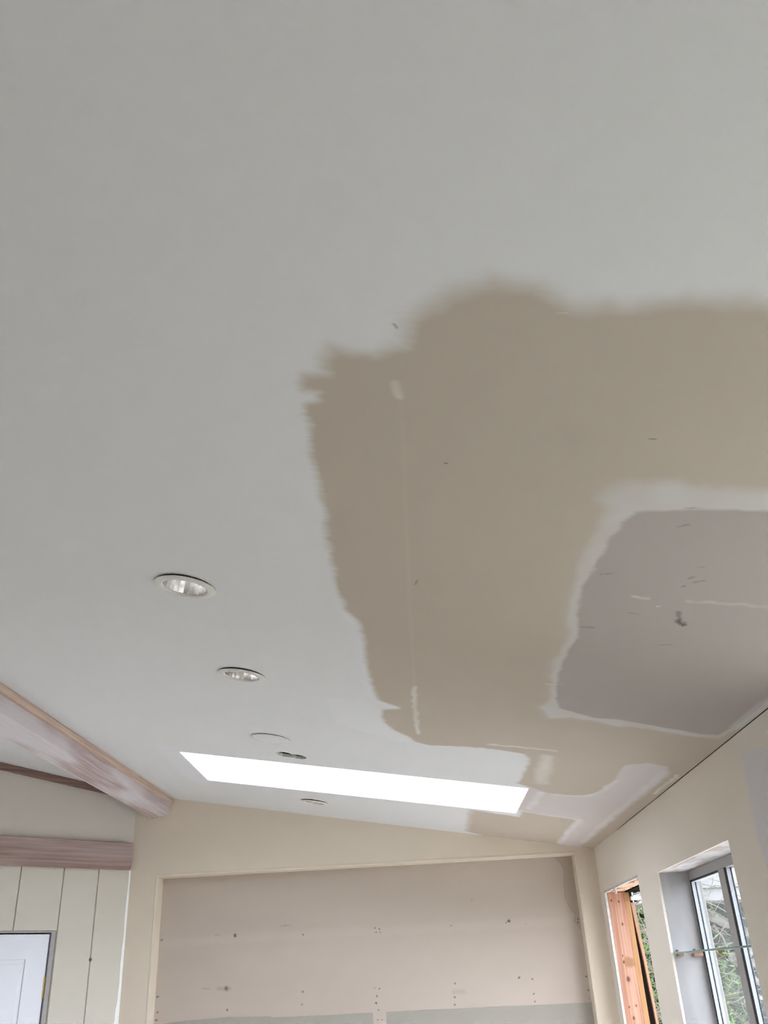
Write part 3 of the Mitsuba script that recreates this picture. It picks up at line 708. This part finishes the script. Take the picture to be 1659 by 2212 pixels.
def leaves(n, centre, radii, size, seed, shell=0.35):
    g = np.random.default_rng(seed)
    d = g.normal(size=(n, 3))
    d /= np.linalg.norm(d, axis=1, keepdims=True)
    r = 1 - shell * g.random((n, 1)) ** 1.5
    lump = 0.8 + 0.45 * meshkit.fbm(d * 2.2 + seed, 3)[:, None]
    c = np.array(centre) + d * r * lump * np.array(radii)
    a = g.normal(size=(n, 3))
    a /= np.linalg.norm(a, axis=1, keepdims=True)
    b = np.cross(a, g.normal(size=(n, 3)))
    b /= np.linalg.norm(b, axis=1, keepdims=True)
    nn = np.cross(a, b)
    s = size * (0.6 + 0.8 * g.random((n, 1)))
    v = np.stack([c - a * s, c + b * s * 0.38 + nn * s * .12, c + a * s, c - b * s * 0.38 + nn * s * .12], 1).reshape(-1, 3)
    i = np.arange(n) * 4
    f = np.vstack([np.stack([i, i + 1, i + 2], 1), np.stack([i, i + 2, i + 3], 1)])
    return trimesh.Trimesh(v, f, process=False)


def core(centre, radii, seed):
    m = trimesh.creation.icosphere(subdivisions=4)
    d = m.vertices.copy()
    m.vertices = np.array(centre) + d * (0.62 + 0.35 * meshkit.fbm(d * 2.2 + seed, 3)[:, None]) * np.array(radii)
    return m


def shrub(name, label, category, centre, radii, n, size, mat, seed, group=None):
    t = thing(name, label, category, group)
    cx, cy, cz = centre
    part(t, 'foliage', leaves(n, centre, radii, size, seed), mat, kind='stuff')
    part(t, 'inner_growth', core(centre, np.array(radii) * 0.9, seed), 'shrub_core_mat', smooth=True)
    part(t, 'stem', tube([(cx, cy, -0.32), (cx + .05, cy, cz * 0.4), (cx, cy, cz)], [0.09, 0.07, 0.03], 8), 'bark_mat', smooth=40)
    return t


shrub('evergreen_hedge', 'dark green hedge filling the view behind the bare branches', 'hedge', (5.6, 16.0, 1.9), (5.6, 1.6, 3.9), 30000, 0.10, 'dark_leaf_mat', 11)
shrub('leafy_shrub', 'bright green shrub seen through the raw wooden opening', 'shrub', (1.9, 11.9, 1.3), (0.6, 0.5, 1.5), 5000, 0.075, 'leaf_mat', 12)
shrub('leafy_shrub', 'light green leafy shrub behind the right part of the sliding window', 'shrub', (4.95, 12.6, 1.9), (0.65, 0.5, 0.8), 4500, 0.08, 'bright_leaf_mat', 13)
shrub('leafy_shrub', 'muted green shrub low behind the sliding window', 'shrub', (3.25, 12.6, 0.8), (0.58, 0.5, 1.0), 5000, 0.08, 'leaf_mat', 14)


def crooked(a, b, n, amp, seed):
    g = np.random.default_rng(seed)
    t = np.linspace(0, 1, n)[:, None]
    p = np.array(a) * (1 - t) + np.array(b) * t
    off = np.cumsum(g.normal(size=(n, 3)), 0)
    off = off - off[0] - (off[-1] - off[0]) * t
    return p + amp * off


# bare tree behind the sliding window
bt = thing('bare_tree', 'pale bare tree with crooked branches behind the sliding window', 'tree')
part(bt, 'trunk', tube(crooked((4.35, 10.6, -0.35), (4.05, 10.4, 3.4), 14, 0.03, 1), np.linspace(0.13, 0.05, 14), 10), 'bark_mat', smooth=40)
BR = [((2.72, 9.6, 2.03), (3.62, 10.3, 1.72), .055), ((2.95, 9.7, 1.62), (3.55, 9.9, 2.06), .028), ((2.95, 9.9, 1.66), (3.7, 10.2, 1.50), .05), ((3.05, 9.9, 1.52), (3.55, 10.1, 1.24), .034), ((3.0, 9.8, 1.80), (3.42, 9.95, 1.55), .018),
      ((3.30, 9.9, 1.78), (3.62, 10.1, 1.36), .026), ((2.98, 9.9, 1.27), (3.75, 10.1, 1.20), .02), ((3.0, 9.9, 1.02), (3.9, 10.2, 0.96), .045), ((3.15, 9.9, 1.42), (4.2, 10.3, 1.15), .012), ((2.8, 9.8, 1.95), (3.2, 10.1, 1.3), .012)]
for i, (a, b, r) in enumerate(BR):
    part(bt, 'branch', tube(crooked(a, b, 12, 0.018, 20 + i), np.linspace(r, r * 0.55, 12), 8), 'branch_mat', smooth=40)
tw = []
for i in range(150):
    a = np.array([rng.uniform(2.7, 4.4), rng.uniform(9.5, 10.8), rng.uniform(0.7, 2.2)])
    b = a + np.array([rng.gauss(0, .3), rng.gauss(0, .2), rng.gauss(0, .3)])
    tw.append(tube(crooked(a, b, 7, 0.025, 100 + i), np.linspace(rng.uniform(.002, .005), .0015, 7), 5))
part(bt, 'twig', cat(tw), 'bark_mat', kind='stuff')

# dry vines outside the raw opening
vi = thing('dry_vines', 'tangle of dry pale vines outside the raw wooden opening', 'vines')
tw = []
for i in range(420):
    z = rng.uniform(0.7, 2.5)
    a = np.array([rng.uniform(1.45, 2.15), rng.uniform(8.0, 9.0), z])
    ang = rng.gauss(0.5, 0.7)
    L = rng.uniform(.25, .8)
    b = a + L * np.array([math.cos(ang), rng.gauss(0, .3), math.sin(ang) * rng.choice((-1, 1))])
    tw.append(tube(crooked(a, b, 8, 0.02, 400 + i), np.linspace(rng.uniform(.002, .007), .002, 8), 5))
part(vi, 'strand', cat(tw), 'vine_mat', kind='stuff')
part(vi, 'leaf_spray', leaves(1500, (2.0, 8.6, 1.5), (0.6, 0.5, 1.1), 0.024, 31, 0.9), 'bright_leaf_mat', kind='stuff')
